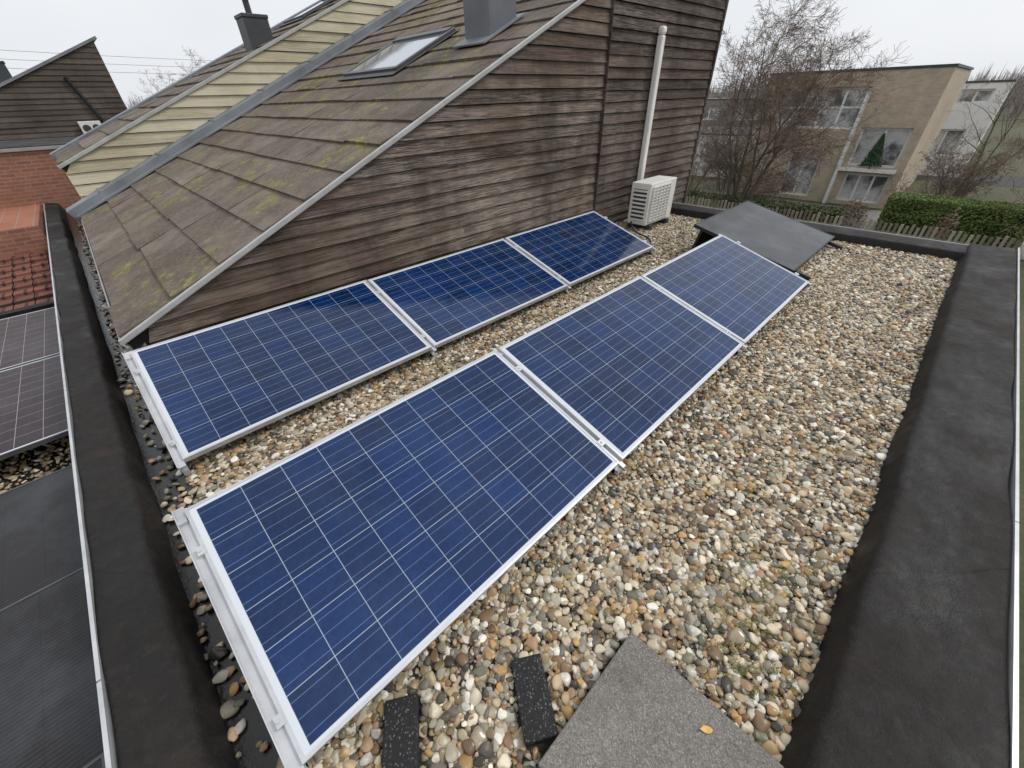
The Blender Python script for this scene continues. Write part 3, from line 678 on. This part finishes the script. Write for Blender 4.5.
# ---------------------------------------------------------------- street side houses
def facade_x(mb,X,th,y0,y1,z0,z1,ops,mi=0):
    ys=sorted({y0,y1}|{o[0] for o in ops}|{o[1] for o in ops}); zs_=sorted({z0,z1}|{o[2] for o in ops}|{o[3] for o in ops})
    for i in range(len(ys)-1):
        for j in range(len(zs_)-1):
            cy_,cz_=(ys[i]+ys[i+1])/2,(zs_[j]+zs_[j+1])/2
            if any(o[0]<cy_<o[1] and o[2]<cz_<o[3] for o in ops): continue
            mb.face([(X,ys[i],zs_[j]),(X,ys[i],zs_[j+1]),(X,ys[i+1],zs_[j+1]),(X,ys[i+1],zs_[j])],mi)
    for (a,b_,c_,d_) in ops:
        for q in ([(X,a,c_),(X,b_,c_),(X+th,b_,c_),(X+th,a,c_)],[(X,a,d_),(X+th,a,d_),(X+th,b_,d_),(X,b_,d_)],[(X,a,c_),(X+th,a,c_),(X+th,a,d_),(X,a,d_)],[(X,b_,c_),(X,b_,d_),(X+th,b_,d_),(X+th,b_,c_)]): mb.face(q,mi)
def win_x(parent,X,a,b_,c_,d_,ny,nz,fr=.09,m=M_winwhite):
    wn=obj('window',None,parent); wn.location=Vector((X,(a+b_)/2,c_))-parent.location
    mb=MB(); mb.box(X+.14,X+.2,a,b_,c_,c_+fr); mb.box(X+.14,X+.2,a,b_,d_-fr,d_); 
    for k in range(ny+1):
        y=a+(b_-a-fr)*k/ny; mb.box(X+.142,X+.198,y,y+fr,c_+fr,d_-fr)
    for k in range(1,nz):
        z=c_+(d_-c_)*k/nz; mb.box(X+.144,X+.196,a+fr,b_-fr,z,z+fr*.8)
    wpart('frame',mb,[m],wn)
    mb=MB(); mb.box(X+.165,X+.175,a+.01,b_-.01,c_+.01,d_-.01); wpart('glass',mb,[M_glass],wn)
def house_x(name,label,X,y0,y1,zt,depth,ops,mw,roofm=M_darkgrey,zb=GZ):
    Hh=thing(name,label,'house',(X,(y0+y1)/2,GZ))
    mb=MB(); facade_x(mb,X,.25,y0,y1,zb,zt,[o[:4] for o in ops])
    mb.box(X+.25,X+depth,y0,y1,zb,zt-.02)
    mb.face([(X,y0,zb),(X+.26,y0,zb),(X+.26,y0,zt),(X,y0,zt)]); mb.face([(X,y1,zb),(X,y1,zt),(X+.26,y1,zt),(X+.26,y1,zb)])
    wpart('wall',mb,[mw],Hh)
    mb=MB(); mb.box(X-.04,X+depth+.04,y0-.04,y1+.04,zt,zt+.09); wpart('roof',mb,[roofm],Hh)
    for o in ops: win_x(Hh,X,*o)
    return Hh
hb=house_x('brick_house','tan brick flat roofed house with white framed windows behind hedge',26,1.95,8.6,.52,9,
  [(4.35,7.7,-1.6,-.02,4,2),(2.3,4.1,-3.02,-1.5,2,1),(2.3,4.0,-4.5,-3.3,3,1),(5.2,6.6,-4.5,-2.5,2,1)],M_tan)
mb=MB(); mb.box(25.7,26,2.2,4.3,-3.2,-3.08); mb.box(25.75,26,4.3,4.42,GZ,-.2); wpart('balcony_slab',mb,[M_winwhite],hb)
mb=MB(); rr_=random.Random(4)
for _ in range(1500):
    h=rr_.random(); tier=.75+.25*(1-(h*5)%1); rad=(1-h)*.46*tier+.02; a=rr_.random()*6.28; rd=rad*math.sqrt(rr_.random()); x,y,z=25.85+rd*math.cos(a)*.25,3.2+rd*math.sin(a),-2.98+h*1.25
    s=.035; mb.face([(x,y-s,z),(x,y+s,z-.02),(x-.03,y,z+s*1.3)],0,rr_.random())
mb.tube([(25.85,3.2,-3.08),(25.85,3.2,-1.9)],[.03,.01],5,0,.1)
lone('fir_tree',mb,[M_fir],'small green conical fir standing on the balcony','tree',(25.85,3.2,-3.08))
house_x('white_house','distant white rendered house with dark horizontal window',38,.2,4.6,-.02,8,[(.75,2.1,-.95,-.3,2,1),(1,3.4,-3.6,-2.2,3,1)],M_render)
house_x('grey_house','distant pale grey brick house behind bare tree',44,13,23,-.7,8,[(14,16.5,-2.2,-1.2,3,1),(18,21,-2.2,-1.2,3,1),(14,16.5,-4.2,-3,3,1),(18,21,-4.2,-3,3,1)],M_greybrick)
house_x('grey_house.001','distant white and grey flat roofed house',50,27,36,-.9,8,[(28,31,-2.6,-1.5,3,1),(32,35,-2.6,-1.5,3,1)],M_render)
house_x('grey_house.002','distant brown brick house on the street',60,-12,-4,-.3,8,[(-10,-8,-2.6,-1.5,3,1)],M_tan)
house_x('white_house.001','low pale rendered garage between bare trees',30,10.2,15.5,-2.3,6,[(11,12.6,-3.9,-3.0,2,1),(13.2,14.8,-4.5,-2.9,2,1)],M_render)

# fence
mb=MB(); y=-1.45; rr_=random.Random(8)
while y<7.5:
    h=-2.80+rr_.uniform(-.04,.04); mb.box(14+rr_.uniform(-.01,.01),14.02,y,y+.06,GZ,h,0,rr_.random()); y+=.105
mb.box(14.03,14.07,-1.45,7.5,-3.1,-3.02,0,.2); mb.box(14.03,14.07,-1.45,7.5,-4.3,-4.22,0,.2)
lone('wooden_fence',mb,[M_fence],'weathered wooden paling fence between gardens','fence',(14,3,GZ))
def leafy(name,label,x0,x1,y0,y1,z0,z1,n,s,mat,cat='hedge',roundness=0,seed=0,kind=None):
    rr_=random.Random(seed); mb=MB(); i=.22
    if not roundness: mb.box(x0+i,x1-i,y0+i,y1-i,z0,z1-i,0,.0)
    for _ in range(n):
        if roundness:
            u=Vector((rr_.gauss(0,1),rr_.gauss(0,1),rr_.gauss(0,1))).normalized()*(rr_.random()**.35)
            rad=1+.25*noise.noise(u*2.5+Vector((seed,0,0)))
            x=(x0+x1)/2+u.x*(x1-x0)/2*rad; y=(y0+y1)/2+u.y*(y1-y0)/2*rad; z=(z0+z1)/2+u.z*(z1-z0)/2*rad
            if z<z0: continue
        else:
            f=rr_.random(); x=rr_.uniform(x0,x1); y=rr_.uniform(y0,y1); z=rr_.uniform(z0,z1); dpt=rr_.random()**2*.2
            if f<.5: x=x0+dpt
            elif f<.85: z=z1-dpt
            elif f<.93: y=y0+dpt
            else: y=y1-dpt
            q=noise.noise(Vector((x*1.5,y*1.5,z*1.5)))*.10; x-=q; z+=q*.6
        a=Vector((rr_.gauss(0,1),rr_.gauss(0,1),rr_.gauss(0,1))).normalized(); b_=a.orthogonal().normalized(); ss=s*rr_.uniform(.6,1.3); c_=Vector((x,y,z))
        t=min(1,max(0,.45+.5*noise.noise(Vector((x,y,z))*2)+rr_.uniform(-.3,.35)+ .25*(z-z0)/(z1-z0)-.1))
        mb.face([c_-a*ss,c_-b_*ss*.6,c_+a*ss,c_+b_*ss*.6],0,t)
    return lone(name,mb,[mat],label,cat,((x0+x1)/2,(y0+y1)/2,z0),kind=kind)
leafy('hedge','trimmed green evergreen hedge behind the fence',18.0,19.1,-1.9,1.40,GZ,-2.86,22000,.038,M_hedge,seed=1)
leafy('hedge.001','low dark green hedge along the garden',18.5,19.5,2.6,9,GZ,-3.6,9000,.05,M_bush,seed=2)
leafy('shrub.001','dark evergreen shrub near the fence',15.0,16.8,5.2,8.0,GZ,-3.2,6000,.04,M_bush,'shrub',1,4)
leafy('shrub.002','brown dry garden shrub beside the hedge',16.0,16.7,-.5,.1,GZ,-2.75,1600,.03,M_shrub,'shrub',1,5)
leafy('shrub.003','brown dry garden shrub beside the hedge',19.8,20.8,1.9,2.9,GZ,-3.4,1600,.035,M_shrub,'shrub',1,6)
leafy('shrub.004','dark evergreen shrubs lining the street',24,27,13,20,GZ,-2.9,6000,.07,M_bush,'shrub',1,7)
leafy('shrub.005','brown leafless hedge shrub in front of brick house',24,25.2,5.5,9.2,GZ,-3.1,5000,.035,M_shrub,'shrub',1,8)

# ---------------------------------------------------------------- bare trees
def tree(name,label,base,height,seed,stems=5,spread=.45,r0=.09,density=1.0,levels=4,lean=(0,0),tw=.0045):
    rr_=random.Random(seed); e=thing(name,label,'tree',base); tb=MB(); cb=MB(); base=Vector(base)
    def grow(p_,d_,L,rad,lv):
        n=max(3,int(L/(.28 if lv<2 else .16))); n=min(n,12); pts=[p_.copy()]; rads=[rad]; d_=d_.copy(); st=L/n
        for i in range(n):
            wv=.09 if lv==0 else .15
            d_=(d_+Vector((rr_.gauss(0,wv),rr_.gauss(0,wv),rr_.gauss(0,wv*.6)+(.03 if lv<2 else .015)))).normalized()
            p_=p_+d_*st; pts.append(p_.copy()); rads.append(max(tw,rad*(1-.8*(i+1)/n)))
        (tb if lv<2 else cb).tube([tuple(q-base) for q in pts],rads,6 if lv==0 else (5 if lv==1 else 3))
        if lv<levels:
            k=[9,7,6,3.5][lv]*density; k=int(k+rr_.random())
            for _ in range(k):
                f=rr_.uniform(.28 if lv==0 else .15,1.0); i=min(n-1,int(f*n)); q=pts[i].lerp(pts[i+1],f*n-i if f<1 else 1)
                dd=(pts[i+1]-pts[i]).normalized(); o=dd.orthogonal().normalized(); o.rotate(Matrix.Rotation(rr_.random()*6.28,3,dd))
                ang=rr_.uniform(.5,1.15); nd=(dd*math.cos(ang)+o*math.sin(ang)).normalized()
                grow(q,nd,L*rr_.uniform(.34,.60)*(1.2-f*.45),max(tw,rads[i]*.5),lv+1)
    for s in range(stems):
        a=6.28*s/stems+rr_.uniform(-.4,.4); t=rr_.uniform(.15,1)*spread if stems>1 else 0
        d0=Vector((math.cos(a)*t+lean[0],math.sin(a)*t+lean[1],1)).normalized()
        grow(base+Vector((math.cos(a)*.1,math.sin(a)*.1,0)) if stems>1 else base,d0,height*rr_.uniform(.75,.95),r0*rr_.uniform(.7,1.1),0)
    obj('trunk',tb.mesh('trunk',[M_bark],True),e); obj('crown',cb.mesh('crown',[M_twig]),e)
    return e
tree('bare_tree','large multi stemmed leafless tree in front of brick house',(19.5,6.4,GZ),6.6,3,7,.42,.075,1.08)
tree('bare_tree.001','leafless garden tree with fine twigs near hedge',(20.5,-2.6,GZ),5.2,9,3,.40,.07,.9)
tree('bare_tree.002','leafless slender tree on the street behind the roof',(30,17.0,GZ),6.0,21,2,.35,.08,.6)
tree('bare_tree.003','small leafless tree beside white house',(31,-.2,GZ),5.2,33,3,.5,.06,.7)
tree('bare_tree.004','leafless shrubby tree beyond the fence',(16.5,8.0,GZ),3.2,41,5,.6,.04,.7)
tree('bare_tree.005','low leafless twiggy shrub beside the brick house',(23.3,.2,GZ),2.8,51,8,.6,.03,.8)
tree('bare_tree.006','low leafless twiggy bush below the large tree',(21.0,7.6,GZ),2.7,61,7,.7,.03,.75)
tree('bare_tree.007','slender leafless tree between garden and pavement',(23.0,10.0,GZ),5.2,71,2,.4,.06,.75)
tree('bare_tree.008','leafless tree standing behind the distant timber house',(6.5,36,GZ),6.8,81,4,.5,.09,.8)

# distant woods
mb=MB(); rr_=random.Random(77)
for k in range(900):
    a=math.radians(rr_.uniform(-25,125)); d_=rr_.uniform(95,190); bx,by=d_*math.cos(a),d_*math.sin(a); h=rr_.uniform(5,8.5)*(d_/140)**.5
    for q in range(34):
        s=rr_.gauss(0,.36)*h*.7; z0_=GZ+h*rr_.uniform(0,.35); x2=bx-math.sin(a)*s; y2=by+math.cos(a)*s; z2=GZ+h*(1-abs(s)/(h*.9))*rr_.uniform(.6,1.05)
        w_=rr_.uniform(.06,.22); ux,uy=-math.sin(a)*w_,math.cos(a)*w_
        mb.face([(bx+s*-math.sin(a)*.4-ux,by+s*math.cos(a)*.4-uy,z0_),(bx+s*-math.sin(a)*.4+ux,by+s*math.cos(a)*.4+uy,z0_),(x2,y2,max(z2,z0_+.5))],0,.5)
lone('distant_woods',mb,[M_wood_far],'hazy line of leafless trees on the horizon','woods',kind='stuff')
mb=MB()
for k,z in enumerate((1.2,.5,.9)):
    pts=[(-60+200*i/20+ (0),110+k*1.5,7+z*3-6*math.sin(math.pi*i/20)*.6) for i in range(21)]; mb.tube(pts,[.022]*21,4)
lone('overhead_cable',mb,[M_darkgrey],'thin overhead power cables crossing the grey sky','power line',kind=None)
